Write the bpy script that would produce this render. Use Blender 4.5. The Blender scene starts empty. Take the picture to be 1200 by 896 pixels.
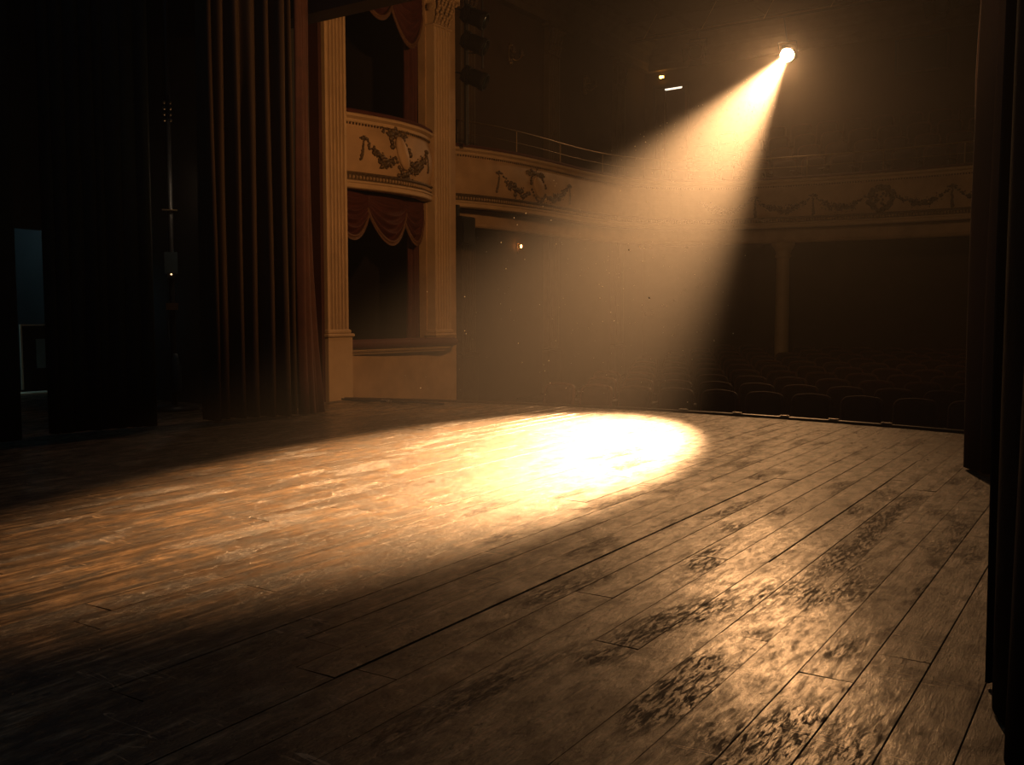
import bpy, math, random
from mathutils import Vector, Matrix
random.seed(7)
SC = bpy.context.scene
COL = SC.collection
PI = math.pi
sin, cos, sqrt = math.sin, math.cos, math.sqrt

# ------------------------------------------------------------------ mesh helper
class MB:
    def __init__(s): s.v = []; s.f = []; s.sm = []; s.col = None
    def add(s, vs, fs, smooth=False):
        o = len(s.v); s.v += [tuple(p) for p in vs]
        s.f += [tuple(i + o for i in f) for f in fs]; s.sm += [smooth] * len(fs)
        return s
    def box(s, a, b, bev=0.0):
        x0, y0, z0 = (min(a[i], b[i]) for i in range(3)); x1, y1, z1 = (max(a[i], b[i]) for i in range(3))
        if bev <= 0:
            vs = [(x0,y0,z0),(x1,y0,z0),(x1,y1,z0),(x0,y1,z0),(x0,y0,z1),(x1,y0,z1),(x1,y1,z1),(x0,y1,z1)]
            return s.add(vs, [(3,2,1,0),(4,5,6,7),(0,1,5,4),(1,2,6,5),(2,3,7,6),(3,0,4,7)])
        b_ = min(bev, (x1-x0)/2.01, (y1-y0)/2.01, (z1-z0)/2.01)
        rings = []
        for z, i in ((z0, b_), (z0+b_, 0), (z1-b_, 0), (z1, b_)):
            rings.append([(x0+i+b_*0,y0+i,z),(x1-i,y0+i,z),(x1-i,y1-i,z),(x0+i,y1-i,z)])
        vs = [p for r in rings for p in r]
        fs = [(3,2,1,0),(12,13,14,15)]
        for k in range(3):
            for j in range(4):
                a_, c_ = k*4+j, k*4+(j+1)%4
                fs.append((a_, c_, c_+4, a_+4))
        return s.add(vs, fs)
    def obox(s, c, ax, ay, az):
        c, ax, ay, az = map(Vector, (c, ax, ay, az))
        vs = [c+ax*i+ay*j+az*k for k in (-1,1) for i, j in ((-1,-1),(1,-1),(1,1),(-1,1))]
        return s.add(vs, [(3,2,1,0),(4,5,6,7),(0,1,5,4),(1,2,6,5),(2,3,7,6),(3,0,4,7)])
    def cyl(s, p, q, r, r2=None, n=12, cap=True):
        p, q = Vector(p), Vector(q); r2 = r if r2 is None else r2
        d = (q-p).normalized(); a = d.orthogonal().normalized(); b = d.cross(a)
        vs = [p+(a*cos(2*PI*k/n)+b*sin(2*PI*k/n))*r for k in range(n)] + [q+(a*cos(2*PI*k/n)+b*sin(2*PI*k/n))*r2 for k in range(n)]
        s.add(vs, [(k, (k+1)%n, (k+1)%n+n, k+n) for k in range(n)], True)
        if cap:
            s.add(vs[:n], [tuple(range(n))[::-1]]); s.add(vs[n:], [tuple(range(n))])
        return s
    def tube(s, pts, r, n=8):
        pts = [Vector(p) for p in pts]; rr = r if isinstance(r, (list, tuple)) else [r]*len(pts)
        vs = []
        a = None
        for i, p in enumerate(pts):
            d = (pts[min(i+1, len(pts)-1)]-pts[max(i-1, 0)]).normalized()
            a = d.orthogonal().normalized() if a is None else (a-d*a.dot(d)).normalized()
            b = d.cross(a)
            vs += [p+(a*cos(2*PI*k/n)+b*sin(2*PI*k/n))*rr[i] for k in range(n)]
        fs = [(i*n+k, i*n+(k+1)%n, (i+1)*n+(k+1)%n, (i+1)*n+k) for i in range(len(pts)-1) for k in range(n)]
        s.add(vs, fs, True)
        s.add(vs[:n], [tuple(range(n))[::-1]]); s.add(vs[-n:], [tuple(range(n))])
        return s
    def blob(s, c, r, M=None, nu=8, nv=5):
        c = Vector(c); r = (r, r, r) if not isinstance(r, (tuple, list)) else r
        vs = []
        for j in range(nv+1):
            th = PI*j/nv
            for i in range(nu):
                ph = 2*PI*i/nu
                p = Vector((r[0]*sin(th)*cos(ph), r[1]*sin(th)*sin(ph), r[2]*cos(th)))
                if M: p = M @ p
                vs.append(c+p)
        fs = [(j*nu+i, (j+1)*nu+i, (j+1)*nu+(i+1)%nu, j*nu+(i+1)%nu) for j in range(nv) for i in range(nu)]
        return s.add(vs, fs, True)
    def lathe(s, c, prof, n=20, axis=None):
        c = Vector(c)
        M = Matrix.Identity(3) if axis is None else Vector((0,0,1)).rotation_difference(Vector(axis)).to_matrix()
        vs = [c + M @ Vector((r*cos(2*PI*k/n), r*sin(2*PI*k/n), z)) for r, z in prof for k in range(n)]
        fs = [(i*n+k, i*n+(k+1)%n, (i+1)*n+(k+1)%n, (i+1)*n+k) for i in range(len(prof)-1) for k in range(n)]
        return s.add(vs, fs, True)
    def grid(s, fn, nu, nv, smooth=True, flip=False):
        vs = [fn(i/nu, j/nv) for j in range(nv+1) for i in range(nu+1)]
        w = nu+1
        fs = [(j*w+i, j*w+i+1, (j+1)*w+i+1, (j+1)*w+i) for j in range(nv) for i in range(nu)]
        if flip: fs = [f[::-1] for f in fs]
        return s.add(vs, fs, smooth)
    def sweep(s, path, prof, smooth=False, closed=True, ends=True):
        """path: list of (x,y,nx,ny); prof: list of (offset,z), swept as a ring"""
        m = len(prof); vs = []
        for (x, y, nx, ny) in path:
            for (o, z) in prof: vs.append((x+nx*o, y+ny*o, z))
        fs = []
        rng = range(m) if closed else range(m-1)
        for i in range(len(path)-1):
            for k in rng:
                k2 = (k+1) % m
                fs.append((i*m+k, i*m+k2, (i+1)*m+k2, (i+1)*m+k))
        s.add(vs, fs, smooth)
        if closed and ends:
            s.add(vs[:m], [tuple(range(m))[::-1]]); s.add(vs[-m:], [tuple(range(m))])
        return s
    def build(s, name, mat, parent=None, autosmooth=True):
        me = bpy.data.meshes.new(name)
        off = Vector((0,0,0))
        if parent is not None and not parent.get('_local'): off = world_loc(parent)
        me.from_pydata([Vector(p)-off for p in s.v], [], s.f)
        me.polygons.foreach_set('use_smooth', s.sm)
        if s.col:
            a = me.attributes.new('board', 'FLOAT', 'FACE'); a.data.foreach_set('value', s.col)
        me.materials.append(mat); me.update()
        o = bpy.data.objects.new(name, me); COL.objects.link(o)
        if parent is not None: o.parent = parent
        return o

def world_loc(o):
    l = Vector((0,0,0))
    while o is not None: l = l + o.location; o = o.parent
    return l

def tag(o, label=None, cat=None, group=None, kind=None):
    if label: o['label'] = label
    if cat: o['category'] = cat
    if group: o['group'] = group
    if kind: o['kind'] = kind
    return o
def thing(name, label, cat, loc=(0,0,0), group=None):
    o = bpy.data.objects.new(name, None); COL.objects.link(o); o.location = loc
    o.empty_display_size = 0.1
    return tag(o, label, cat, group)
def struct(name, mb, mat, label=None):
    o = mb.build(name, mat); o['kind'] = 'structure'
    if label: o['label'] = label
    return o
def copy_tree(o, parent=None):
    c = o.copy(); COL.objects.link(c); c.parent = parent
    for ch in o.children: copy_tree(ch, c)
    return c

# ------------------------------------------------------------------ materials
class NT:
    def __init__(s, name):
        s.m = bpy.data.materials.new(name); s.m.use_nodes = True
        s.t = s.m.node_tree; s.b = s.t.nodes['Principled BSDF']; s.out = s.t.nodes['Material Output']
    def n(s, t, **kw):
        nd = s.t.nodes.new(t)
        for k, v in kw.items():
            if k.startswith('i_'):
                key = k[2:]; nd.inputs[int(key) if key.isdigit() else key.replace('_', ' ')].default_value = v
            else: setattr(nd, k, v)
        return nd
    def l(s, a, b): s.t.links.new(a, b)
    def math(s, op, a, b=None, c=None, clamp=False):
        nd = s.n('ShaderNodeMath', operation=op, use_clamp=clamp)
        for i, x in enumerate((a, b, c)):
            if x is None: continue
            if isinstance(x, (int, float)): nd.inputs[i].default_value = x
            else: s.l(x, nd.inputs[i])
        return nd.outputs[0]
    def coords(s, scale=(1,1,1), rot=(0,0,0), loc=(0,0,0)):
        tc = s.n('ShaderNodeTexCoord'); mp = s.n('ShaderNodeMapping')
        mp.inputs['Scale'].default_value = scale; mp.inputs['Rotation'].default_value = rot; mp.inputs['Location'].default_value = loc
        s.l(tc.outputs['Object'], mp.inputs['Vector']); return mp.outputs[0]
    def noise(s, vec, scale, detail=4, rough=.55, dist=0):
        nd = s.n('ShaderNodeTexNoise'); nd.inputs['Scale'].default_value = scale; nd.inputs['Detail'].default_value = detail
        nd.inputs['Roughness'].default_value = rough; nd.inputs['Distortion'].default_value = dist
        s.l(vec, nd.inputs['Vector']); return nd.outputs['Fac']
    def ramp(s, fac, stops):
        nd = s.n('ShaderNodeValToRGB'); cr = nd.color_ramp
        while len(cr.elements) < len(stops): cr.elements.new(.5)
        for e, (p, c) in zip(cr.elements, stops): e.position = p; e.color = (*c, 1) if len(c) == 3 else c
        s.l(fac, nd.inputs[0]); return nd.outputs[0]
    def mix(s, fac, a, b, mode='MIX'):
        nd = s.n('ShaderNodeMix', data_type='RGBA', blend_type=mode)
        for i, x in ((0, fac), (6, a), (7, b)):
            if isinstance(x, (int, float)): nd.inputs[i].default_value = x
            elif isinstance(x, tuple): nd.inputs[i].default_value = (*x, 1)
            else: s.l(x, nd.inputs[i])
        return nd.outputs[2]
    def bump(s, h, strength=.3, dist=.01):
        nd = s.n('ShaderNodeBump'); nd.inputs['Strength'].default_value = strength; nd.inputs['Distance'].default_value = dist
        s.l(h, nd.inputs['Height']); s.l(nd.outputs[0], s.b.inputs['Normal']); return nd

def mat(name, color, rough=.6, metal=0, var=.25, scale=6, bump=.15, sheen=0, stretch=(1,1,1), spec=None):
    t = NT(name); v = t.coords(stretch)
    f = t.noise(v, scale, 5, .6)
    c2 = tuple(min(1, x*(1+var)) for x in color); c1 = tuple(x*(1-var) for x in color)
    t.l(t.ramp(f, [(.3, c1), (.7, c2)]), t.b.inputs['Base Color'])
    t.b.inputs['Roughness'].default_value = rough; t.b.inputs['Metallic'].default_value = metal
    if spec is not None: t.b.inputs['Specular IOR Level'].default_value = spec
    if sheen:
        t.b.inputs['Sheen Weight'].default_value = sheen; t.b.inputs['Sheen Roughness'].default_value = .4
        t.b.inputs['Sheen Tint'].default_value = (*[min(1, x*6) for x in color], 1)
    if bump: t.bump(t.noise(v, scale*5, 4, .6), bump, .01)
    return t.m
def emit(name, color, strength):
    t = NT(name); t.b.inputs['Base Color'].default_value = (*color, 1)
    t.b.inputs['Emission Color'].default_value = (*color, 1); t.b.inputs['Emission Strength'].default_value = strength
    return t.m

def stage_wood():
    t = NT('worn_stage_boards')
    at = t.n('ShaderNodeAttribute', attribute_name='board'); rnd = at.outputs['Fac']
    tc = t.n('ShaderNodeTexCoord')
    # every board gets its own piece of grain
    sh = t.n('ShaderNodeCombineXYZ'); t.l(t.math('MULTIPLY', rnd, 37.0), sh.inputs[0]); t.l(t.math('MULTIPLY', rnd, 91.0), sh.inputs[1])
    va = t.n('ShaderNodeVectorMath', operation='ADD'); t.l(tc.outputs['Object'], va.inputs[0]); t.l(sh.outputs[0], va.inputs[1])
    def mp(src, sc):
        m = t.n('ShaderNodeMapping'); m.inputs['Scale'].default_value = sc; t.l(src, m.inputs[0]); return m.outputs[0]
    grain = t.noise(mp(va.outputs[0], (26, 1.5, 1)), 2.2, 7, .68, .6)
    fine = t.noise(mp(va.outputs[0], (90, 5, 1)), 3, 4, .6)
    blot = t.noise(mp(tc.outputs['Object'], (1.6, .8, 1)), 1.9, 6, .62)
    blot2 = t.noise(mp(tc.outputs['Object'], (5, 2.6, 1)), 2.3, 7, .7, .4)
    col = t.ramp(grain, [(.30, (.065, .041, .025)), (.5, (.165, .116, .072)), (.70, (.35, .27, .185))])
    col = t.mix(.45, col, t.ramp(fine, [(.36, (.12, .12, .12)), (.5, (.9,)*3), (.64, (1.4, 1.4, 1.4))]), 'MULTIPLY')
    col = t.mix(.85, col, t.ramp(blot, [(.36, (.36, .34, .32)), (.52, (.85, .85, .85)), (.68, (1.35, 1.3, 1.2))]), 'MULTIPLY')
    col = t.mix(1.0, col, t.ramp(blot2, [(.38, (.15, .14, .13)), (.5, (.85, .83, .8)), (.62, (1.5, 1.46, 1.4))]), 'MULTIPLY')
    streak = t.noise(mp(va.outputs[0], (11, .55, 1)), 2.0, 6, .65, .2)
    col = t.mix(1.0, col, t.ramp(streak, [(.36, (.35, .33, .31)), (.5, (.9, .88, .86)), (.62, (1.45, 1.42, 1.36))]), 'MULTIPLY')
    mid = t.noise(mp(va.outputs[0], (24, 5.5, 1)), 1.5, 9, .75, .15)
    col = t.mix(.9, col, t.ramp(mid, [(.34, (.22, .20, .18)), (.47, (.85, .84, .82)), (.56, (1.05, 1.04, 1.0)), (.70, (1.4, 1.36, 1.3))]), 'MULTIPLY')
    speck = t.noise(mp(va.outputs[0], (38, 16, 1)), 1.7, 5, .65, .3)
    smask = t.math('MULTIPLY', t.ramp(speck, [(.60, (0,0,0)), (.66, (1,1,1))]), t.ramp(blot, [(.40, (1,1,1)), (.6, (.15,)*3)]))
    col = t.mix(t.math('MULTIPLY', smask, .85), col, (.014, .009, .006))
    bv = t.ramp(rnd, [(0, (.72, .70, .68)), (1, (1.18, 1.18, 1.15))])
    col = t.mix(1, col, bv, 'MULTIPLY')
    # splintered dark wear
    wm = t.noise(mp(va.outputs[0], (2.6, .8, 1)), 1.25, 4, .55, .3)
    sx = t.n('ShaderNodeSeparateXYZ'); t.l(tc.outputs['Object'], sx.inputs[0])
    spots = None
    for (cx_, cy_, rx, ry) in ((-.975, 2.38, .075, .5), (-1.22, 3.08, .09, .45), (-.93, 3.35, .05, .2), (-.69, 2.1, .085, .38), (-.62, 1.75, .07, .3), (-1.45, 3.7, .06, .4)):
        a = t.math('DIVIDE', t.math('SUBTRACT', sx.outputs[0], cx_), rx); b = t.math('DIVIDE', t.math('SUBTRACT', sx.outputs[1], cy_), ry)
        g = t.math('SUBTRACT', 1.15, t.math('POWER', t.math('ADD', t.math('MULTIPLY', a, a), t.math('MULTIPLY', b, b)), .5), clamp=True)
        spots = g if spots is None else t.math('MAXIMUM', spots, g)
    wm = t.math('ADD', wm, t.math('MULTIPLY', spots, .22))
    ws = t.noise(mp(va.outputs[0], (40, 7, 1)), 2.0, 6, .72, .5)
    wmask = t.math('MULTIPLY', t.ramp(wm, [(.56, (0,0,0)), (.66, (1,1,1))]), t.ramp(ws, [(.47, (0,0,0)), (.55, (1,1,1))]))
    col = t.mix(t.math('MULTIPLY', wmask, .88), col, (.012, .008, .006))
    # dents and nail spots
    vo = t.n('ShaderNodeTexVoronoi'); vo.inputs['Scale'].default_value = 1.0; vo.inputs['Randomness'].default_value = 1
    nv = t.noise(mp(tc.outputs['Object'], (30, 30, 1)), 1, 3, .6)
    t.l(mp(tc.outputs['Object'], (8.5, 5.2, 1)), vo.inputs['Vector'])
    sp = t.math('LESS_THAN', t.math('ADD', vo.outputs['Distance'], t.math('MULTIPLY', nv, .22)), .175)
    sp = t.math('MULTIPLY', sp, t.math('GREATER_THAN', t.noise(mp(tc.outputs['Object'], (1, 1, 1)), 1.6, 2, .5), .47))
    col = t.mix(t.math('MULTIPLY', sp, .8), col, (.02, .013, .009))
    # pale scuffs across the grain
    sc = t.noise(mp(tc.outputs['Object'], (1.1, 9, 1)), 1.5, 3, .5, 1.2)
    line = t.math('LESS_THAN', t.math('ABSOLUTE', t.math('SUBTRACT', sc, .5)), .006)
    line = t.math('MULTIPLY', line, t.math('GREATER_THAN', t.noise(mp(tc.outputs['Object'], (1.4, 2.2, 1)), 2.0, 2, .5), .60))
    col = t.mix(t.math('MULTIPLY', line, .7), col, (.5, .36, .22))
    t.l(col, t.b.inputs['Base Color'])
    r = t.ramp(blot2, [(.32, (.60,)*3), (.5, (.42,)*3), (.68, (.28,)*3)])
    r = t.mix(t.math('MULTIPLY', wmask, .8), r, (.8, .8, .8))
    t.l(r, t.b.inputs['Roughness'])
    t.b.inputs['Specular IOR Level'].default_value = .45
    cw = t.math('MULTIPLY', t.ramp(mid, [(.36, (.0,)*3), (.58, (1.0,)*3)]), t.ramp(blot, [(.35, (.5,)*3), (.65, (1,)*3)]))
    cw = t.math('MULTIPLY', cw, t.math('SUBTRACT', 1.0, t.math('MAXIMUM', wmask, smask)))
    t.l(cw, t.b.inputs['Coat Weight']); t.b.inputs['Coat Roughness'].default_value = .185
    cb = t.n('ShaderNodeBump'); cb.inputs['Strength'].default_value = .35; cb.inputs['Distance'].default_value = .004
    t.l(mid, cb.inputs['Height']); t.l(cb.outputs[0], t.b.inputs['Coat Normal'])
    h = t.math('ADD', t.math('MULTIPLY', grain, .5), t.math('MULTIPLY', fine, .18))
    h = t.math('ADD', h, t.math('MULTIPLY', blot2, .8))
    h = t.math('ADD', h, t.math('MULTIPLY', mid, .9))
    h = t.math('SUBTRACT', h, t.math('MULTIPLY', smask, .35))
    h = t.math('SUBTRACT', h, t.math('MULTIPLY', wmask, .7))
    h = t.math('SUBTRACT', h, t.math('MULTIPLY', sp, .5))
    t.bump(h, .8, .008)
    return t.m

M = {}
M['stage'] = stage_wood()
M['black'] = mat('black_paint', (.012, .012, .013), .55, spec=.3)
M['blackdrape'] = mat('black_wool_serge', (.005, .010, .012), .95, sheen=0, scale=20, spec=.1)  # teal tint stands in for cool light lifting the blacks
M['edge'] = mat('stage_edge_lacquer', (.03, .018, .01), .32, scale=12)
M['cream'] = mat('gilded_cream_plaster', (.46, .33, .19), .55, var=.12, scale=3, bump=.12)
M['creamdark'] = mat('aged_plaster_panel', (.40, .27, .15), .6, var=.2, scale=2.2, bump=.2)
M['gold'] = mat('tarnished_gilt_relief', (.105, .07, .035), .5, metal=.35, var=.4, scale=25)
M['goldlight'] = mat('gilt_plaster_relief', (.33, .23, .125), .5, metal=.1, var=.3, scale=25)
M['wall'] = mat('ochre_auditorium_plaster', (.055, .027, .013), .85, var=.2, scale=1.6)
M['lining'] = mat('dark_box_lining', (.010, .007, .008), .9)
M['shadeplaster'] = mat('shaded_cream_plaster', (.10, .066, .038), .8, var=.2, scale=3)  # cream plaster darkened to stand in for shade along the house walls
M['wallred'] = mat('oxblood_wall_and_shaded_side', (.05, .014, .008), .8, var=.2, scale=2)
M['ceil'] = mat('dark_ceiling_plaster', (.03, .022, .015), .9, var=.2, scale=1.2)
M['edgevelvet'] = mat('russet_velvet', (.05, .017, .011), .85, sheen=.1)
M['darkvelvet'] = mat('dark_brown_velvet', (.02, .009, .007), .9, sheen=.05)
M['carpet'] = mat('dark_carpet', (.02, .010, .008), .95, var=.3, scale=9)
M['velvet'] = mat('oxblood_velvet', (.06, .011, .008), .8, sheen=.2, var=.2, scale=8)
M['velvetgold'] = mat('gold_braid_trim', (.12, .055, .028), .7, var=.3, scale=60)
M['house'] = mat('brown_gold_velvet', (.032, .018, .008), .9, sheen=.1, var=.2, scale=7, stretch=(3,3,.3))
M['seatvel'] = mat('worn_red_seat_velvet', (.03, .009, .007), .85, sheen=.15, var=.25, scale=15)
M['seatroll'] = mat('worn_seat_piping', (.09, .036, .024), .85, var=.25, scale=15)
M['seatframe'] = mat('dark_seat_wood', (.03, .014, .008), .6, var=.2, scale=15)
M['steel'] = mat('dull_steel', (.42, .38, .34), .4, metal=.9, var=.1, scale=30, bump=.03)
M['rail'] = mat('brass_rail', (.26, .18, .10), .35, metal=.8, var=.1, scale=30, bump=.03)
M['iron'] = mat('black_iron', (.02, .02, .022), .5, metal=.3, var=.2, scale=20, bump=.05)
M['soot'] = mat('soot_black_metal', (.006, .006, .007), .6, var=.2, scale=20, spec=.2)
M['teal'] = mat('teal_painted_wall', (.16, .26, .27), .8, var=.12, scale=3)
M['bluebox'] = mat('grey_blue_enamel', (.03, .05, .06), .5, var=.1)
M['glassdark'] = mat('dark_booth_glass', (.01, .03, .035), .2, var=.1)
M['pale'] = mat('pale_timber_edge', (.6, .5, .36), .6, var=.1)
M['dust'] = mat('dust', (.9, .8, .65), .9, bump=0)
M['lens'] = emit('spotlight_lens', (1.0, .55, .24), 220)
M['amber'] = emit('amber_lamp_glass', (1.0, .33, .06), 45)
M['pilot'] = emit('pilot_lamp_glass', (1.0, .6, .3), 2.5)
M['amber2'] = emit('yellow_exit_lamp_glass', (1.0, .45, .06), 22)
M['white'] = emit('cool_lamp_diffuser', (1.0, .86, .66), 1.6)

# ------------------------------------------------------------------ camera
F_PX = 1120.0
pitch = math.atan(80/F_PX); yaw = math.atan(730/math.hypot(F_PX, 80))
cam = bpy.data.cameras.new('camera'); co = bpy.data.objects.new('camera', cam); COL.objects.link(co)
cam.sensor_width = 36; cam.lens = 36*F_PX/1200; cam.clip_start = .05
co.location = (0, 0, 1.0); co.rotation_euler = (PI/2-pitch, 0, yaw)
SC.camera = co

AX = -3.8   # the theatre's centre line

# ------------------------------------------------------------------ stage floor
APX, APY, APR = -3.75, -2.0, 11.06
def apron(x):
    d = APR**2-(x-APX)**2
    return -2+sqrt(max(d, 0))
mb = MB(); cols = []
def board(x0, x1, y0a, y0b, y1a, y1b):
    z = random.uniform(-.0014, .0014); ti = random.uniform(-.0012, .0012); c = .0008; g = random.choice((.0006, .0009, .0013, .0018, .0026))
    x0 += g; x1 -= g; y0a += .002; y0b += .002; y1a -= .002; y1b -= .002
    r = random.random()
    za, zb = z+ti, z-ti
    vs = [(x0,y0a,-.03),(x0,y0a,za-c*.7),(x0+c,y0a+c*.6,za),(x1-c,y0b+c*.6,zb),(x1,y0b,zb-c*.7),(x1,y0b,-.03),
          (x0,y1a,-.03),(x0,y1a,za-c*.7),(x0+c,y1a-c*.6,za),(x1-c,y1b-c*.6,zb),(x1,y1b,zb-c*.7),(x1,y1b,-.03)]
    fs = [(k+1, k, k+6, k+7)[::-1] for k in range(5)]
    fs += [(0,1,2,3,4,5), (11,10,9,8,7,6)]
    mb.add(vs, fs); cols.extend([r]*len(fs))
W = .151
JOINTS = {-3: (2.83,), -5: (2.55,)}   # two butt joints seen at the front of the stage
k0 = int((-13-(-.6016))/W)
for k in range(k0, 21):
    x0 = -.6016+W*k; x1 = x0+W
    if x0 < -7.75: end0 = end1 = 7.05
    elif x1 > .2: end0 = end1 = 7.05
    else: end0, end1 = apron(x0), apron(x1)
    y = -1.8-random.uniform(0, 2.5)
    while True:
        ny = y+random.uniform(1.8, 4.6)
        for j in JOINTS.get(k, ()):
            if y+.3 < j < ny+1.5: ny = j
        if ny > min(end0, end1)-.5:
            board(x0, x1, y, y, end0, end1); break
        board(x0, x1, y, y, ny, ny); y = ny
mb.col = cols
struct('floor', mb, M['stage'], 'worn wooden stage boards running towards the auditorium')
mb = MB(); mb.box((-14, -5, -.2), (2.6, 7.1, -.028))
arc = [(x, apron(x)) for x in [(-7.76+i*(7.92/40)) for i in range(41)]]
for (a, b) in zip(arc, arc[1:]):
    mb.add([(a[0],7,-.2),(b[0],7,-.2),(b[0],b[1]-.01,-.2),(a[0],a[1]-.01,-.2),(a[0],7,-.028),(b[0],7,-.028),(b[0],b[1]-.01,-.028),(a[0],a[1]-.01,-.028)],
           [(4,5,6,7),(0,3,2,1),(3,7,6,2)])
struct('floor_substage', mb, M['black'])
# stage front: lacquered lip and fascia
pth = []
for i in range(61):
    x = -7.76+i*(7.92/60); y = apron(x); d = Vector((x-APX, y-APY)).normalized(); pth.append((x, y, d.x, d.y))
t = thing('stage_edge', 'dark lacquered lip curving along the front edge of the wooden stage', 'stage edge', (AX, 9.0, 0))
MB().sweep(pth, [(.0,-.05),(.0,.012),(.012,.022),(.055,.024),(.07,.014),(.075,-.09),(.0,-.09)]).build('lip', M['edge'], t)
MB().sweep(pth, [(-.02,-.8),(-.02,-.09),(.03,-.09),(.03,-.8)]).build('fascia', M['black'], t)
MB().sweep(pth, [(.07,-.012),(.07,.003),(.082,.003),(.082,-.012)]).build('metal_strip', M['rail'], t)
words = ['leftmost', 'second from the left', 'middle', 'second from the right', 'rightmost']
for i, x in enumerate((-3.83, -3.26, -2.78, -2.31, -1.83)):
    y = apron(x); d = Vector((x-APX, y-APY)).normalized(); tx = Vector((d.y, -d.x))
    c = Vector((x+d.x*.045, y+d.y*.045, .027))
    b = thing('edge_bracket', f'small metal bracket on the dark stage edge, {words[i]} of the five', 'bracket', c, 'metal brackets along the stage edge')
    MB().obox(c+Vector((0,0,.004)), (tx.x*.045, tx.y*.045, 0), (d.x*.016, d.y*.016, 0), (0,0,.004)).build('plate', M['steel'], b)
    for s_ in (-1, 1): MB().blob(c+Vector((tx.x*.028*s_, tx.y*.028*s_, .009)), (.007,.007,.004)).build('screw', M['steel'], b)
# cable and fitting lying by the box base
t = thing('stage_cable', 'loose black cable with a shiny plug lying on the stage below the box', 'cable', (-7.2, 8.2, 0))
pts = [(-7.62+.16*i, 8.12+.03*i+.03*sin(i*1.9), .014+(.012 if i % 3 == 0 else 0)) for i in range(9)]
MB().tube(pts, .011).build('cord', M['iron'], t)
MB().cyl((-7.12,8.235,.02), (-7.02,8.25,.02), .018).cyl((-7.02,8.25,.02), (-6.985,8.256,.02), .011).build('plug', M['steel'], t)

# ------------------------------------------------------------------ building shell
ZF = -.8      # stalls floor
XL, XR, YB, ZC = -10.0, 2.4, 21.2, 7.4
struct('floor_stalls', MB().box((XL-.2, 7.1, ZF-.2), (XR+.2, YB+.2, ZF)), M['carpet'])
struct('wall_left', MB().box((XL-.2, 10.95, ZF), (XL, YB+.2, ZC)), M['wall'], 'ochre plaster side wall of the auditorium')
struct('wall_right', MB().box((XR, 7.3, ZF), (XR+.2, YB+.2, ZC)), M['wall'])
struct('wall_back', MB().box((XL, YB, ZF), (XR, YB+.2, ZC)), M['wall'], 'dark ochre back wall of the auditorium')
struct('ceiling', MB().box((XL-.2, 7.3, ZC), (XR+.2, YB+.2, ZC+.2)), M['ceil'])
# proscenium wall, side pieces and lintel
m_ = MB()
m_.box((-14, 7.25, -.8), (-7.45, 7.5, 9)); m_.box((-.15, 7.25, -.8), (XR+.2, 7.5, 9)); m_.box((-7.45, 7.25, 4.16), (-.15, 7.5, 9))
struct('wall_proscenium', m_, M['black'], 'black proscenium wall with stepped lintel')
m_ = MB(); m_.box((-7.45, 7.0, 3.95), (-.15, 7.25, 4.6)); m_.box((-7.9, 7.5, 4.36), (.3, 7.9, 4.9)); m_.box((-8.1,7.5,ZF+.0),(-.0,7.52,ZF+.7))
struct('trim_1', m_, M['black'])
# stage house
struct('wall_stage_left', MB().box((-14.2, -5, -.2), (-14, 7.4, 9)), M['black'])
struct('wall_stage_right', MB().box((2.6, -5, -.2), (2.8, 7.4, 9)), M['black'])
struct('wall_stage_back', MB().box((-14.2, -5.2, -.2), (2.8, -5, 9)), M['black'])
struct('ceiling_stage', MB().box((-14.2, -5.2, 9), (2.8, 7.5, 9.2)), M['black'])

# proscenium return (its thin red strip stands in for the pilaster's shaded side) + dado + box shell
XB = -8.1
struct('wall_left_return', MB().box((XB-.25, 7.5, ZF), (XB, 8.12, 5.6)).box((XB-.02, 8.12, ZF), (XB+.185, 8.17, 4.36)), M['wallred'], 'oxblood red return wall, its thin strip standing in for the shaded pilaster side')
m_ = MB(); m_.box((XB-.25, 8.12, 5.25), (XB, 10.95, ZC)); m_.box((XB-.02, 8.3, 5.25), (XB+.1, 10.98, 5.42)); m_.box((XB-.02, 8.3, 5.9), (XB+.22, 10.98, 6.1))
struct('wall_left_entablature', m_, M['creamdark'])
m_ = MB(); m_.box((XB-.25, 8.12, ZF), (XB, 11.0, .56)); m_.box((XB-.12, 8.12, .56), (XB, 8.5, 5.25)); m_.box((XB-.12, 10.32, .56), (XB, 11.0, 5.25))
struct('wall_left_dado', m_, M['creamdark'], 'plain ochre plaster dado under the lower theatre box')
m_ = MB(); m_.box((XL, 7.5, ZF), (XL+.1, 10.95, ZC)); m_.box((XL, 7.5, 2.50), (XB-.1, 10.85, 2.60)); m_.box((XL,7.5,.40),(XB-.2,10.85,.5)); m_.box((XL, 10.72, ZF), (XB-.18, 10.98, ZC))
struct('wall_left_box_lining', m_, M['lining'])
struct('wall_left_jamb', MB().box((XB-.3, 10.9, ZF), (XB-.02, 10.98, 5.3)), M['wall'])

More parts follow.
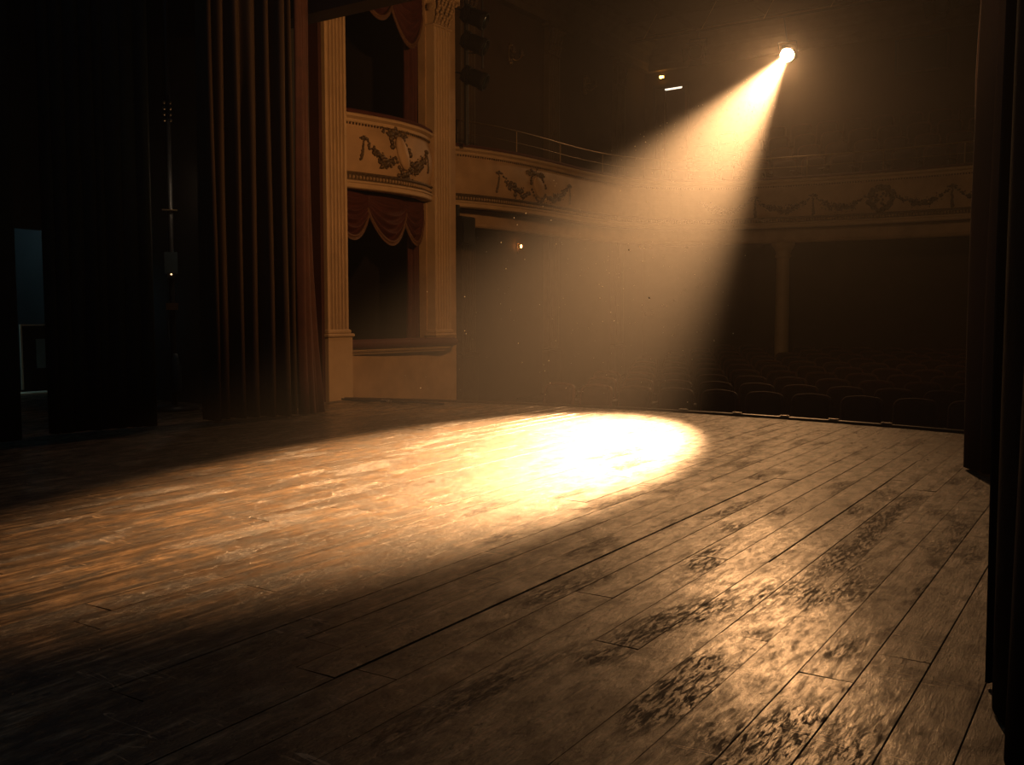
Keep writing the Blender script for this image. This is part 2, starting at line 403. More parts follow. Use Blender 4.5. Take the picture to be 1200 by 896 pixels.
# ------------------------------------------------------------------ fluted pilasters
def pilaster(name, label, y0, y1, zbase, ztop, depth, xw, cap_z=None, base_h=.8, mat_=None, sgn=1, parentgroup=None, nfl=5):
    """stands against a wall facing +x at x = xw"""
    mt = mat_ or M['cream']
    t = thing(name, label, 'pilaster', (xw, (y0+y1)/2, zbase), parentgroup)
    w = y1-y0; prof = [(xw, y0), (xw+depth, y0)]
    e = w*.09; fw = (w-2*e)/nfl
    for k in range(nfl):
        a = y0+e+fw*k
        prof.append((xw+depth, a+fw*.12))
        for q in range(1, 6):
            th = PI*q/6
            prof.append((xw+depth-.042*sin(th)*(w/.37), a+fw*.5-fw*.38*cos(th)))
        prof.append((xw+depth, a+fw*.88))
    prof += [(xw+depth, y1), (xw, y1)]
    zs = [base_h+zbase if zbase > -.5 else base_h, cap_z or ztop]
    n = len(prof); m_ = MB()
    m_.add([(x, y, zs[0]) for x, y in prof]+[(x, y, zs[1]) for x, y in prof],
           [(k, (k+1) % n, (k+1) % n+n, k+n) for k in range(n)])
    m_.build('fluted_shaft', mt, t)
    m_ = MB(); m_.box((xw, y0-.03, zbase), (xw+depth+.03, y1+.03, zs[0]-.06), .008); m_.box((xw, y0-.05, zs[0]-.06), (xw+depth+.05, y1+.05, zs[0]-.02), .01)
    m_.box((xw, y0-.02, zs[0]-.02), (xw+depth+.02, y1+.02, zs[0]+.03), .012)
    m_.build('plinth', mt, t)
    if cap_z:
        h = ztop-cap_z; m_ = MB()
        m_.box((xw, y0-.02, cap_z-.03), (xw+depth+.02, y1+.02, cap_z), .01)
        m_.box((xw, y0-.09, ztop-.05), (xw+depth+.1, y1+.09, ztop), .015)
        m_.box((xw, y0+.02, cap_z), (xw+depth-.01, y1-.02, ztop-.05))
        m_.build('capital', mt, t)
        lf = MB(); rr = random.Random(3)
        for row, (zz, oo, nn) in enumerate(((.18, .0, 5), (.45, .02, 4), (.72, .05, 5))):
            for k in range(nn):
                yy = y0+w*(k+.5)/nn
                for q in range(4):
                    lf.blob((xw+depth+oo+.012*q, yy+rr.uniform(-.01,.01), cap_z+h*(zz-.12+.07*q)), (.022+.004*q, w/nn*.34, h*.07), nu=6, nv=4)
        for s_ in (y0-.04, y1+.04):
            lf.tube([(xw+depth+.06+.045*cos(a)*(1-a/14), s_+.0*a, cap_z+h*.8+.045*sin(a)*(1-a/14)) for a in [i*.6 for i in range(14)]], .014, 6)
            lf.blob((xw+depth*.5+.03, s_, cap_z+h*.5), (.06,.02,.05)); 
        lf.build('acanthus_leaves', M['goldlight'] if mat_ is None else M['shadeplaster'], t)
    return t
pilaster('fluted_pilaster', 'tall fluted cream pilaster between the stage curtain and the theatre box', 8.21, 8.56, ZF, 5.25, .20, XB, base_h=.79)
pilaster('fluted_pilaster', 'fluted cream pilaster with leafy capital right of the theatre box', 10.34, 10.70, .56, 5.27, .14, XB-.0, cap_z=4.86, base_h=.2)
# cream side strip of the left pilaster

# ------------------------------------------------------------------ theatre box
def path_fn(pts, n=90, clip=None):
    """Catmull-Rom through (x,y) points; returns list (x,y,nx,ny,s); normal is to the right-hand side turned towards the hall"""
    P = [Vector(p) for p in pts]; P = [P[0]*2-P[1]]+P+[P[-1]*2-P[-2]]
    out = []
    for i in range(1, len(P)-2):
        m = max(4, n//(len(P)-3))
        for k in range(m+(1 if i == len(P)-3 else 0)):
            u = k/m
            a, b, c, d = P[i-1], P[i], P[i+1], P[i+2]
            out.append(.5*((2*b)+(c-a)*u+(2*a-5*b+4*c-d)*u*u+(3*b-a-3*c+d)*u**3))
    res = []; s = 0
    for i, p in enumerate(out):
        d = (out[min(i+1, len(out)-1)]-out[max(i-1, 0)]).normalized()
        if i: s += (p-out[i-1]).length
        res.append((p.x, p.y, d.y, -d.x, s))
    return res
class Front:
    """a balcony front: a path in plan plus heights"""
    def __init__(s, pts, z0, z1, n=90, bulge=.05):
        s.p = path_fn(pts, n); s.z0, s.z1, s.L, s.bulge = z0, z1, 0, bulge; s.L = s.p[-1][4]
    def at(s, d, z, off=0):
        p = s.p
        d = max(0, min(s.L, d)); lo = 0
        for i in range(len(p)-1):
            if p[i+1][4] >= d: lo = i; break
        a, b = p[lo], p[lo+1]; u = (d-a[4])/max(1e-9, b[4]-a[4])
        x, y, nx, ny = (a[k]+(b[k]-a[k])*u for k in range(4))
        H = s.z1-s.z0; tt = (z-s.z0)/H
        off += s.panel_off(tt)
        return Vector((x+nx*off, y+ny*off, z)), Vector((nx, ny, 0)), Vector((-ny, nx, 0))
    def panel_off(s, t): return s.bulge*sin(PI*max(0, min(1, (t-.22)/.62)))
    def sof(s, y=None, x=None):
        best = min(s.p, key=lambda q: abs(q[1]-y) if y is not None else abs(q[0]-x))
        return best[4]
    def pl(s): return [q[:4] for q in s.p]
def build_front(root, fr, bead=.028):
    z0, z1 = fr.z0, fr.z1; H = z1-z0
    P = fr.pl()
    pr = [(-.10, z0+H*.12)]+[(fr.panel_off(k/14*.76+.12) if 1 else 0, z0+H*(.12+.76*k/14)) for k in range(15)]+[(-.10, z0+H*.88)]
    MB().sweep(P, pr, smooth=False).build('parapet_panel', M['creamdark'], root)
    a = z1-.09
    MB().sweep(P, [(-.1,z1-.11),(.012,z1-.11),(.018,z1-.10),(.02,a+.02),(.045,a+.035),(.062,z1-.045),(.068,z1-.02),(.05,z1-.005),(-.1,z1-.005)]).build('top_moulding', M['cream'], root)
    MB().sweep(P, [(-.13,z1-.01),(.02,z1-.01),(.045,z1+.0),(.05,z1+.02),(.03,z1+.045),(-.06,z1+.05),(-.13,z1+.03)], smooth=True).build('velvet_rail', M['velvet'], root)
    b0 = z0+.10
    MB().sweep(P, [(-.1,b0+.10),(.03,b0+.10),(.045,b0+.09),(.045,b0+.075),(.03,b0+.07),(.03,b0),(-.1,b0)]).build('lower_moulding', M['gold'], root)
    MB().sweep(P, [(-.1,b0),(.035,b0),(.06,b0-.012),(.06,b0-.03),(.045,b0-.04),(.045,z0+.012),(.03,z0),(-.1,z0)]).build('bottom_band', M['cream'], root)
    for nm, zz, st, rr, mt in (('bead_moulding', z1-.125, .045, .017, M['gold']), ('egg_moulding', b0+.035, .05, .024, M['goldlight'])):
        m_ = MB(); d = .02
        while d < fr.L-.02:
            x, n_, tg = fr.at(d, zz)
            q = fr.at(d, zz)[0]-n_*fr.panel_off((zz-z0)/H)
            m_.blob(q+n_*(.02 if nm == 'bead_moulding' else .036), (rr*.8, rr*.8, rr), nu=5, nv=3); d += st
        m_.build(nm, mt, root)
def blobs(m_, fr, d, z, r, flat=.5, off=.0, rr=random):
    q, n_, tg = fr.at(d, z, off)
    Mx = Matrix((tg, Vector((0,0,1)), n_)).transposed()
    m_.blob(q, (r*rr.uniform(.8,1.25), r*rr.uniform(.8,1.25), r*flat), Mx, nu=6, nv=4)
def garland(m_, fr, d0, z0, d1, z1, sag, r, rr, n=None):
    L = abs(d1-d0); n = n or int(L/(r*.75))
    for k in range(n+1):
        u = k/n; d = d0+(d1-d0)*u; z = z0+(z1-z0)*u-sag*4*u*(1-u)
        w = .55+.75*sin(PI*u)
        for q in range(2):
            blobs(m_, fr, d+rr.uniform(-r,r)*w, z+rr.uniform(-r,r)*w*.9, r*rr.uniform(.5,.95)*w, .8, rr.uniform(0,.012), rr)
    # tendrils
    for k in range(int(n*.5)):
        u = rr.uniform(.15,.9); d = d0+(d1-d0)*u; z = z0+(z1-z0)*u-sag*4*u*(1-u)
        blobs(m_, fr, d+rr.uniform(-1,1)*r*1.5, z+rr.choice((-1,1))*r*rr.uniform(1.3,2.4), r*.36, .8, .0, rr)
def tassel(m_, fr, d, z, h, r, rr, lean=.0):
    for s_ in (-1, 0, 1): blobs(m_, fr, d+s_*r*1.3, z+(.3*r if s_ else .9*r), r*.95, .8, .005, rr)
    for s_ in (-1, 1): blobs(m_, fr, d+s_*r*2.4, z+.3*r, r*.6, .8, .005, rr)
    k = 0; zz = z
    while zz > z-h:
        u = (z-zz)/h
        blobs(m_, fr, d+lean*u+rr.uniform(-.3,.3)*r, zz, r*(.5+.5*u), .8, .0, rr); zz -= r*.6
def cartouche(m_, sh, fr, d, z, h, w, rr, tilt=.32):
    ct, st = cos(tilt), sin(tilt)
    def at(px, pz): return d+px*ct-pz*st, z+pz*ct
    for k in range(26):
        a = 2*PI*k/26
        if -.35 < sin(a) < .2 and k % 2: continue
        q = at(w*.60*cos(a)+rr.uniform(-.012,.012), h*.58*sin(a)+rr.uniform(-.01,.01))
        blobs(m_, fr, q[0], q[1], h*.075*rr.uniform(.6,1.2), .7, .008, rr)
    for k in range(46):   # leafy crest and spray below
        px, pz = rr.gauss(-.02, w*.42), h*.60+rr.gauss(0, h*.09)
        if k > 26: px, pz = rr.gauss(0, w*.3), -h*(.60+abs(rr.gauss(0, .14)))
        q = at(px, pz); blobs(m_, fr, q[0], q[1], h*.05*rr.uniform(.6,1.4), .8, rr.uniform(0,.014), rr)
    for s_ in (-1, 1):
        for k in range(12):
            a = k*.55; rad = h*.16*(1-k/14)
            q = at(s_*(w*.55+rad*cos(a)), h*.52+rad*sin(a)); blobs(m_, fr, q[0], q[1], h*.042, .9, .006, rr)
    q, n_, tg = fr.at(d, z, .006)
    Z_ = Vector((0,0,1))
    Mx = Matrix((tg, Z_*ct-tg*st, n_)).transposed()
    sh.blob(q, (w*.40, h*.47, .05), Mx, nu=18, nv=12)
rr = random.Random(11)
box = Front([(XB+.02, 8.50), (XB+.13, 8.9), (XB+.22, 9.4), (XB+.20, 9.9), (XB+.06, 10.33)], 2.52, 3.42, 40, .05)
t = thing('theatre_box', 'curved cream front of the upper theatre box with gilt cartouche and garlands', 'theatre box', (XB, 9.6, 2.52))
build_front(t, box)
dc = box.sof(y=9.52); m_ = MB(); sh = MB()
cartouche(m_, sh, box, dc, 3.02, .46, .26, rr)
for s_ in (-1, 1):
    g_ = MB(); garland(g_, box, dc+s_*.12, 2.93, dc+s_*.56, 3.10, .10, .036, rr)
    garland(g_, box, dc+s_*.16, 2.86, dc+s_*.42, 2.93, .06, .030, rr); g_.build('gilt_garland', M['gold'], t)
    g_ = MB(); tassel(g_, box, dc+s_*.60, 3.12, .25, .024, rr, s_*.05); g_.build('gilt_tassel', M['gold'], t)
m_.build('gilt_cartouche', M['gold'], t); sh.build('cartouche_shield', M['creamdark'], t)

# lower box: padded ledge and moulding
t = thing('box_ledge', 'padded oxblood velvet ledge along the sill of the lower theatre box', 'ledge', (XB, 9.6, .62))
pp = path_fn([(XB+.04, 8.50), (XB+.08, 8.9), (XB+.13, 9.5), (XB+.16, 10.2), (XB+.21, 10.5), (XB+.16, 10.68)], 30)
MB().sweep([q[:4] for q in pp], [(-.11,.575),(.05,.572),(.085,.59),(.10,.625),(.085,.66),(.03,.685),(-.11,.685)], smooth=True).build('velvet_pad', M['velvet'], t)
MB().sweep([q[:4] for q in pp], [(-.11,.50),(-.04,.50),(-.03,.515),(0,.53),(.02,.55),(.022,.575),(-.11,.575)]).build('moulding', M['cream'], t)

# swag curtains
def swag(name, par, x, y0, y1, z, drop, mt, trim, depth=.07, seed=0, skew=0.0):
    r2 = random.Random(seed)
    def fn(u, v):
        c = sin(PI*u)**.75
        zz = z-(.02+drop*(v*(.25+.75*c)))-(.05*v if 1 else 0)
        yy = y0+(y1-y0)*u+skew*v
        fold = (.030*sin(v*5.2*2*PI) )*c*(.3+v)
        return (x+depth*c*(.35+.65*sin(PI*min(1, v*.9+.1)))+fold, yy, zz)
    MB().grid(fn, 34, 90).build(name, mt, par)
    m_ = MB(); m_.tube([Vector(fn(k/30, 1.0)) for k in range(31)], .018, 6)
    for k in range(61):
        p = Vector(fn(k/60, 1.0)); m_.cyl(p, p+Vector((0,0,-.05)), .006, .009, n=4)
    m_.build('fringe', trim, par)
def side_drape(name, par, x, y0, y1, z0, z1, mt, amp=.03, n=5, gather=None, seed=1):
    def fn(u, v):
        yy0, yy1 = y0, y1
        g = 1.0 if gather is None else 1-gather*sin(PI*min(1, v*1.0))
        yy = y0+(y1-y0)*u*g
        return (x+amp*sin(u*n*2*PI+.6*sin(v*3)), yy+.01*sin(v*5+u*9), z0+(z1-z0)*(1-v))
    return MB().grid(fn, 12*n, 16).build(name, mt, par)
t = thing('box_drapery', 'oxblood swag curtains with fringe hanging in the lower theatre box opening', 'curtain', (XB, 9.6, 2.5))
swag('swag', t, XB-.05, 8.50, 9.24, 2.53, .50, M['velvet'], M['velvetgold'], seed=1)
swag('swag', t, XB-.03, 9.18, 9.94, 2.53, .53, M['velvet'], M['velvetgold'], .09, seed=2)
swag('swag', t, XB-.05, 9.88, 10.34, 2.53, .50, M['velvet'], M['velvetgold'], seed=3)
side_drape('side_curtain', t, XB-.16, 8.51, 8.78, .62, 2.5, M['velvet'], n=3, gather=.15)
side_drape('side_curtain', t, XB-.16, 10.34, 10.08, .62, 2.5, M['velvet'], n=3, gather=.15)
t = thing('box_drapery', 'dark swag curtains hanging at the top of the upper theatre box opening', 'curtain', (XB, 9.6, 5.2))
swag('swag', t, XB-.05, 8.50, 9.05, 5.25, .50, M['velvet'], M['velvetgold'], seed=4)
swag('swag', t, XB-.03, 9.0, 9.72, 5.25, .46, M['velvet'], M['velvetgold'], .09, seed=5)
swag('swag', t, XB-.05, 9.66, 10.34, 5.25, .66, M['velvet'], M['velvetgold'], seed=6)
side_drape('side_curtain', t, XB-.16, 10.34, 10.04, 3.3, 5.2, M['velvet'], n=3, gather=.1)
side_drape('side_curtain', t, XB-.16, 8.51, 8.7, 3.3, 5.2, M['velvet'], n=3, gather=.1)

# ------------------------------------------------------------------ dress circle balcony
half = [(-8.75, 11.0), (-8.42, 11.6), (-8.2, 12.4), (-8.1, 13.4), (-8.06, 14.8), (-7.86, 15.9), (-7.3, 16.8), (-6.4, 17.36), (-5.2, 17.62)]
full = half+[(AX, 17.70)]+[(2*AX-x, y) for x, y in half[::-1]]
bal = Front(full, 2.58, 3.46, 200, .045)
t = thing('dress_circle', 'cream horseshoe balcony front with gilt garlands sweeping round the auditorium', 'balcony', (AX, 17.7, 2.58))
build_front(t, bal)
m_ = MB(); sh = MB()
da = bal.sof(y=13.15) if True else 0
# the first hit by y must be on the left arm
da = min((q for q in bal.p if q[0] < AX), key=lambda q: abs(q[1]-13.15))[4]
cartouche(m_, sh, bal, da, 3.02, .38, .34, rr)
for s_ in (-1, 1):
    g_ = MB(); garland(g_, bal, da+s_*.2, 2.90, da+s_*.88, 3.10, .10, .040, rr); g_.build('gilt_garland', M['gold'], t)
    g_ = MB(); tassel(g_, bal, da+s_*.95, 3.13, .27, .026, rr, s_*.04); g_.build('gilt_tassel', M['gold'], t)
m_.build('gilt_cartouche', M['gold'], t); sh.build('cartouche_shield', M['creamdark'], t)
m_ = MB(); dm = bal.sof(x=AX)
for k in range(40):
    a = 2*PI*k/40
    for q in range(2): blobs(m_, bal, dm+.19*cos(a)+rr.uniform(-.03,.03), 3.02+.19*sin(a)+rr.uniform(-.03,.03), .04*rr.uniform(.7,1.2), .7, .01, rr)
for k in range(16): blobs(m_, bal, dm+rr.uniform(-.1,.1), 3.0+rr.uniform(-.12,.1), .028, .8, .0, rr)
m_.build('gilt_wreath', M['gold'], t)
for s_ in (-1, 1):
    for d0, d1, sz in ((.24, 1.1, 3.08), (1.22, 2.15, 3.10), (2.28, 3.2, 3.10)):
        g_ = MB(); garland(g_, bal, dm+s_*d0, sz, dm+s_*d1, 3.09, .19, .036, rr); g_.build('gilt_garland', M['gold'], t)
    for d0 in (1.16, 2.2):
        g_ = MB(); tassel(g_, bal, dm+s_*d0, 3.13, .33, .030, rr); g_.build('gilt_tassel', M['gold'], t)
# brass hand rail behind the front
inner = [(x-.16*nx, y-.16*ny) for x, y, nx, ny, s in bal.p]
rl = MB(); rl.tube([(x, y, 3.88) for x, y in inner[::2]], .014, 6); rl.build('hand_rail', M['rail'], t)
rl = MB(); rl.tube([(x, y, 3.70) for x, y in inner[::2]], .006, 5); rl.build('lower_rail', M['rail'], t)
dd = .7
while dd < bal.L:
    q, n_, tg = bal.at(dd, 3.46); q = q-n_*.16
    MB().cyl((q.x, q.y, 3.44), (q.x, q.y, 3.88), .011, n=6).build('rail_post', M['rail'], t); dd += 1.3
# balcony deck, raked steps, soffit beam
m_ = MB()
bp = [(x-.08*nx, y-.08*ny) for x, y, nx, ny, s in bal.p][::3]
outer = []
for x, y in bp:
    if y < 16.0: outer.append((XL if x < AX else XR, y))
    else:
        u = (x-bp[0][0])/(bp[-1][0]-bp[0][0]); outer.append((x+(x-AX)*.35, YB))
outer = [(max(XL, min(XR, a)), b) for a, b in outer]
n = len(bp)
vs = [(x, y, 2.60) for x, y in bp]+[(x, y, 2.60) for x, y in outer]+[(x, y, 2.98) for x, y in bp]+[(x, y, 2.98) for x, y in outer]
fs = [(i, i+1, n+i+1, n+i)[::-1] for i in range(n-1)]+[(2*n+i, 2*n+i+1, 3*n+i+1, 3*n+i) for i in range(n-1)]+[(i, i+1, 2*n+i+1, 2*n+i) for i in range(n-1)]
m_.add(vs, fs)
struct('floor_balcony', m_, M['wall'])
m_ = MB(); YR = [18.5, 19.15, 19.8, 20.45]; ZR = [3.10, 3.44, 3.78, 4.12]
for k in range(4): m_.box((XL, YR[k]-.32, 2.98), (XR, YB, ZR[k]))
struct('floor_balcony_steps', m_, M['carpet'])
bm = [(x-.38*nx, y-.38*ny, nx, ny) for x, y, nx, ny, s in bal.p if y > 11.4]
struct('trim_balcony_beam', MB().sweep(bm, [(-.12,2.34),(.0,2.34),(.02,2.36),(.0,2.40),(.0,2.60),(-.12,2.60)]), M['creamdark'], 'plain beam under the balcony front')

# cast columns under the circle
def column(x, y, label):
    t = thing('support_column', label, 'column', (x, y, ZF), 'columns under the balcony')
    MB().lathe((x, y, 0), [(.0,ZF),(.2,ZF),(.2,ZF+.12),(.17,ZF+.16),(.15,ZF+.22),(.135,ZF+.3),(.13,1.0),(.12,2.05)], 20).build('shaft', M['cream'], t)
    MB().lathe((x, y, 0), [(.12,2.05),(.15,2.08),(.15,2.11),(.13,2.14),(.15,2.2),(.2,2.27),(.22,2.30),(.22,2.36),(0,2.36)], 20).build('capital', M['cream'], t)
column(-5.65, 18.15, 'slim round cream column under the balcony behind the stalls seats')
column(-1.95, 18.15, 'slim round cream column half hidden by the right stage curtain')

# pilasters on the side wall, cornice, sconces, booth windows
for y, z1_, lb in ((13.8, 6.7, 'shadowed wall pilaster just behind the lighting boom'), (16.75, 6.7, 'tall wall pilaster with leafy capital above the balcony arm'), (19.7, 6.7, 'wall pilaster with leafy capital nearest the back corner of the auditorium')):
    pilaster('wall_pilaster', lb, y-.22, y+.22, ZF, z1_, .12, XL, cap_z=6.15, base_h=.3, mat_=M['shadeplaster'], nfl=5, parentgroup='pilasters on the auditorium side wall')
cp = [(XL, 10.98, 1, 0), (XL, YB, .7071*sqrt(2), -.7071*sqrt(2)), (XR, YB, -1, -1), (XR, 7.5, -1, 0)]
cp = [(XL, 10.98, 1, 0), (XL, YB, 1, -1), (XR, YB, -1, -1), (XR, 7.5, -1, 0)]
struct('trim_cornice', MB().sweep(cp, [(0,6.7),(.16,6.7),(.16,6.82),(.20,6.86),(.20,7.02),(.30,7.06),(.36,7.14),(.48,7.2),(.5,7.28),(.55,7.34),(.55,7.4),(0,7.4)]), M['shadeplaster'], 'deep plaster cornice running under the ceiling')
m_ = MB()
for k in range(7):
    y = 9+1.7*k; m_.box((XL+.5, y, 7.28), (XR-.5, y+.22, 7.4))
for k in range(7):
    x = XL+1.3+1.7*k; m_.box((x, 8, 7.31), (x+.2, YB-.5, 7.4))
struct('trim_ceiling_ribs', m_, M['ceil'])
def win(name, x0, x1, z0, z1, label):
    t = bpy.data.objects.new(name, None); COL.objects.link(t); t.location = ((x0+x1)/2, YB, z0); t['kind'] = 'structure'; t['label'] = label
    m_ = MB()
    for a, b in (((x0-.05,z0-.05),(x1+.05,z0)), ((x0-.05,z1),(x1+.05,z1+.05)), ((x0-.05,z0),(x0,z1)), ((x1,z0),(x1+.05,z1))):
        m_.box((a[0], YB-.05, a[1]), (b[0], YB, b[1]))
    m_.build('window_frame', M['iron'], t)
    MB().box((x0, YB-.02, z0), (x1, YB-.005, z1)).build('window_pane', M['glassdark'], t)
win('window_1', -4.3, -3.36, 5.95, 6.57, 'wide dark projection booth window high on the back wall')
win('window_2', -2.78, -2.3, 6.15, 6.5, 'small projection booth window beside the right stage curtain')
t = bpy.data.objects.new('door_1', None); COL.objects.link(t); t.location = (-9.3, YB, 4.12); t['kind'] = 'structure'; t['label'] = 'dark double door at the back corner of the balcony'
MB().box((-9.68, YB-.05, 4.12), (-8.95, YB, 6.3)).build('door_panel', M['black'], t)
m_ = MB(); m_.box((-9.76, YB-.08, 4.12), (-9.68, YB, 6.38)); m_.box((-8.95, YB-.08, 4.12), (-8.87, YB, 6.38)); m_.box((-9.76, YB-.08, 6.3), (-8.87, YB, 6.38))
m_.build('door_frame', M['seatframe'], t)

def sconce(loc, facing, label, lampmat, lit=True, s=1.0):
    t = thing('wall_sconce', label, 'wall lamp', loc)
    c = Vector(loc); f = Vector(facing); side = Vector((-f.y, f.x, 0))
    m_ = MB(); m_.obox(c+f*.012, side*.035*s, f*.012, (0,0,.09*s)); m_.blob(c+f*.02+Vector((0,0,.1*s)), .03*s); m_.blob(c+f*.02-Vector((0,0,.1*s)), .03*s)
    m_.build('back_plate', M['rail'], t)
    a = MB(); l = MB()
    for q in (-1, 1) if lit != 'one' else (0,):
        pts = [c+f*(.02+.1*s*u)+side*(q*.09*s*u)+Vector((0,0,-.05*s*sin(PI*u)-.02*s)) for u in [i/8 for i in range(9)]]
        a.tube(pts, .008*s, 6); e = pts[-1]
        a.lathe(e, [(.0,0),(.025*s,.0),(.03*s,.012*s),(.01*s,.015*s)], 10)
        l.lathe(e+Vector((0,0,.015*s)), [(.012*s,0),(.02*s,.02*s),(.02*s,.04*s),(.012*s,.065*s),(0,.08*s)], 10)
    a.build('arm', M['rail'], t); l.build('lamp_bulb', lampmat, t)
sconce((XL, 15.55, 2.27), (1,0,0), 'lit amber wall lamp glowing under the left arm of the balcony', M['amber'], 'one', .8)
t = thing('exit_lamp', 'small glowing yellow lamp on the wall above the balcony door', 'lamp', (-9.55, YB-.02, 6.52))
MB().box((-9.63, YB-.05, 6.52), (-9.47, YB, 6.60), .01).build('housing', M['iron'], t)
MB().box((-9.60, YB-.075, 6.53), (-9.50, YB-.05, 6.59), .012).build('lamp_glass', M['amber2'], t)
darkbulb = mat('unlit_frosted_bulb', (.08, .05, .035), .6, bump=0)
sconce((XL, 15.3, 5.85), (1,0,0), 'unlit twin-arm wall sconce on the upper side wall nearer the stage', darkbulb, True, 1.6)
sconce((XL, 18.2, 5.85), (1,0,0), 'unlit twin-arm wall sconce on the upper side wall nearer the corner', darkbulb, True, 1.6)

# slim pole lamp on the balcony
px_, py_ = -9.05, 20.25
zt = 6.03
t = thing('pole_lamp', 'slim metal pole lamp with bright angled arm at the back of the balcony', 'lamp', (px_, py_, 3.78))
MB().lathe((px_, py_, 3.78), [(0,0),(.14,0),(.14,.02),(.03,.035),(0,.04)], 16).build('base', M['steel'], t)
MB().cyl((px_, py_, 3.8), (px_, py_, zt), .016, n=8).build('pole', M['steel'], t)
d_ = Vector((.838, .546, 0))
MB().obox(Vector((px_, py_, zt+.03))+d_*.18, d_*.19+Vector((0,0,.03)), Vector((-.546,.838,0))*.03, (0,0,.014)).build('lamp_arm', M['white'], t)

# ------------------------------------------------------------------ lighting boom with lanterns beside the box
def lantern(loc, aim, label, group, L=.34, r=.1, mt=None, name='stage_lantern', lens=False, yoke_to=None):
    mt = mt or M['iron']
    t = thing(name, label, 'stage light', loc, group)
    c = Vector(loc); d = Vector(aim).normalized(); up = Vector((0,0,1)); sd = d.cross(up).normalized(); u2 = sd.cross(d)
    back = c-d*L*.5
    prof = [(0,0),(r*.6,.0),(r*.85,.03),(r*.9,.06),(r*.9,L*.35),(r*1.0,L*.4),(r*1.0,L*.8),(r*1.12,L*.82),(r*1.12,L*.96),(r*1.04,L),(r*.9,L),(r*.88,L*.93)]
    MB().lathe(back, prof, 22, d).build('housing', mt, t)
    m_ = MB()
    for k in range(4): m_.obox(back+d*(L*(.1+.07*k)), sd*r*.96, u2*r*.96, d*.006)
    m_.build('cooling_fins', mt, t)
    if not lens: MB().lathe(back, [(r*.88,L*.9),(r*.5,L*.94),(0,L*.955)], 22, d).build('lens', M['glassdark'], t)
    m_ = MB()  # four barn doors
    for k in range(4):
        a, b = [(sd, u2), (u2, -sd), (-sd, -u2), (-u2, sd)][k]
        base = back+d*L+a*r*1.05; tip = base+d*r*.9+a*r*.45
        m_.add([base-b*r*.75, base+b*r*.75, tip+b*r*.95, tip-b*r*.95, base-b*r*.75+a*.006, base+b*r*.75+a*.006, tip+b*r*.95+a*.006, tip-b*r*.95+a*.006],
               [(0,1,2,3),(7,6,5,4),(0,4,5,1),(1,5,6,2),(2,6,7,3),(3,7,4,0)])
    if not lens and mt is not M['soot']: m_.build('barn_door', mt, t)
    hk = c+Vector((0,0,r*2.0)) if yoke_to is None else Vector(yoke_to)
    hd = (hk-c).normalized()
    m_ = MB()
    pts = [c+sd*r*1.15, c+sd*r*1.18+hd*r*1.5, c-sd*r*1.18+hd*r*1.5, c-sd*r*1.15]
    for a, b in zip(pts, pts[1:]): m_.tube([a, b], .012, 6)
    m_.cyl(c+hd*r*1.5, hk, .014)
    m_.build('yoke', mt, t)
    return t
bx, by = -8.16, 11.35
t = thing('lighting_boom', 'black ladder of pipes fixed beside the theatre box carrying stage lanterns', 'lighting boom', (bx, by, 3.5))
MB().cyl((bx, by, 3.42), (bx, by, 7.2), .03).build('pipe', M['iron'], t)
MB().cyl((bx+.2, by+.12, 4.5), (bx+.2, by+.12, 7.2), .014).build('pipe', M['iron'], t)
for z in (4.72, 5.15, 5.6, 6.05): MB().cyl((bx, by, z), (bx+.2, by+.12, z), .011).build('rung', M['iron'], t)
for z in (4.42, 5.3): MB().cyl((bx, by, z), (bx-.08, by-.38, z), .012).build('wall_bracket', M['iron'], t)
aim = Vector((.838, .546, 0))
for z, dz, lb in ((5.28, .0, 'topmost black stage lantern on the boom beside the theatre box'), (4.92, 0, 'middle black stage lantern on the boom beside the theatre box'), (4.44, 0, 'lowest black stage lantern on the boom, hanging over the balcony end')):
    c = Vector((bx, by, z-.1))+aim*.10+Vector((.10,-.12,0))
    lantern(c, aim*.86+Vector((.1,-.15,-.42)), lb, 'lanterns on the boom', .38, .115, mt=M['soot'], yoke_to=(bx, by, z+.1))
# loudspeaker hung under the circle beside the box
t = thing('loudspeaker', 'black loudspeaker hung under the balcony beside the theatre box', 'speaker', (-8.35, 11.45, 2.05))
MB().box((-8.6, 11.28, 2.02), (-8.2, 11.62, 2.42), .015).build('cabinet', M['iron'], t)
MB().box((-8.19, 11.31, 2.05), (-8.185, 11.59, 2.39)).build('grille', M['black'], t)
MB().box((-8.42, 11.42, 2.42), (-8.38, 11.48, 2.6)).build('bracket', M['iron'], t)

# ------------------------------------------------------------------ ceiling lighting bar and the follow spot
t = thing('lighting_bar', 'long dark lighting bar hung under the auditorium ceiling', 'lighting bar', (AX, 18.95, 6.8))
MB().cyl((-9.3, 18.95, 6.8), (1.7, 18.95, 6.8), .026).build('pipe', M['iron'], t)
MB().cyl((-9.3, 19.2, 6.95), (1.7, 19.2, 6.95), .018).build('pipe', M['iron'], t)
for k in range(9):
    x = -9.0+1.3*k
    MB().cyl((x, 18.95, 6.8), (x+.25, 19.15, 7.4), .006, n=5).build('hanger', M['rail'], t)
S = Vector((-5.94, 19.05, 6.07)); T = Vector((-3.95, 5.8, 0)); D = (T-S).normalized()
bc = S-D*.27
sp_ = lantern(bc, D, 'blazing warm spotlight hanging from the ceiling bar above the balcony', None, .5, .15, name='spotlight', lens=True, yoke_to=(bc.x, 18.95, 6.78))
MB().lathe(S-D*.09, [(.13,0),(.11,.015),(.06,.024),(0,.028)], 28, D).build('glowing_lens', M['lens'], sp_)
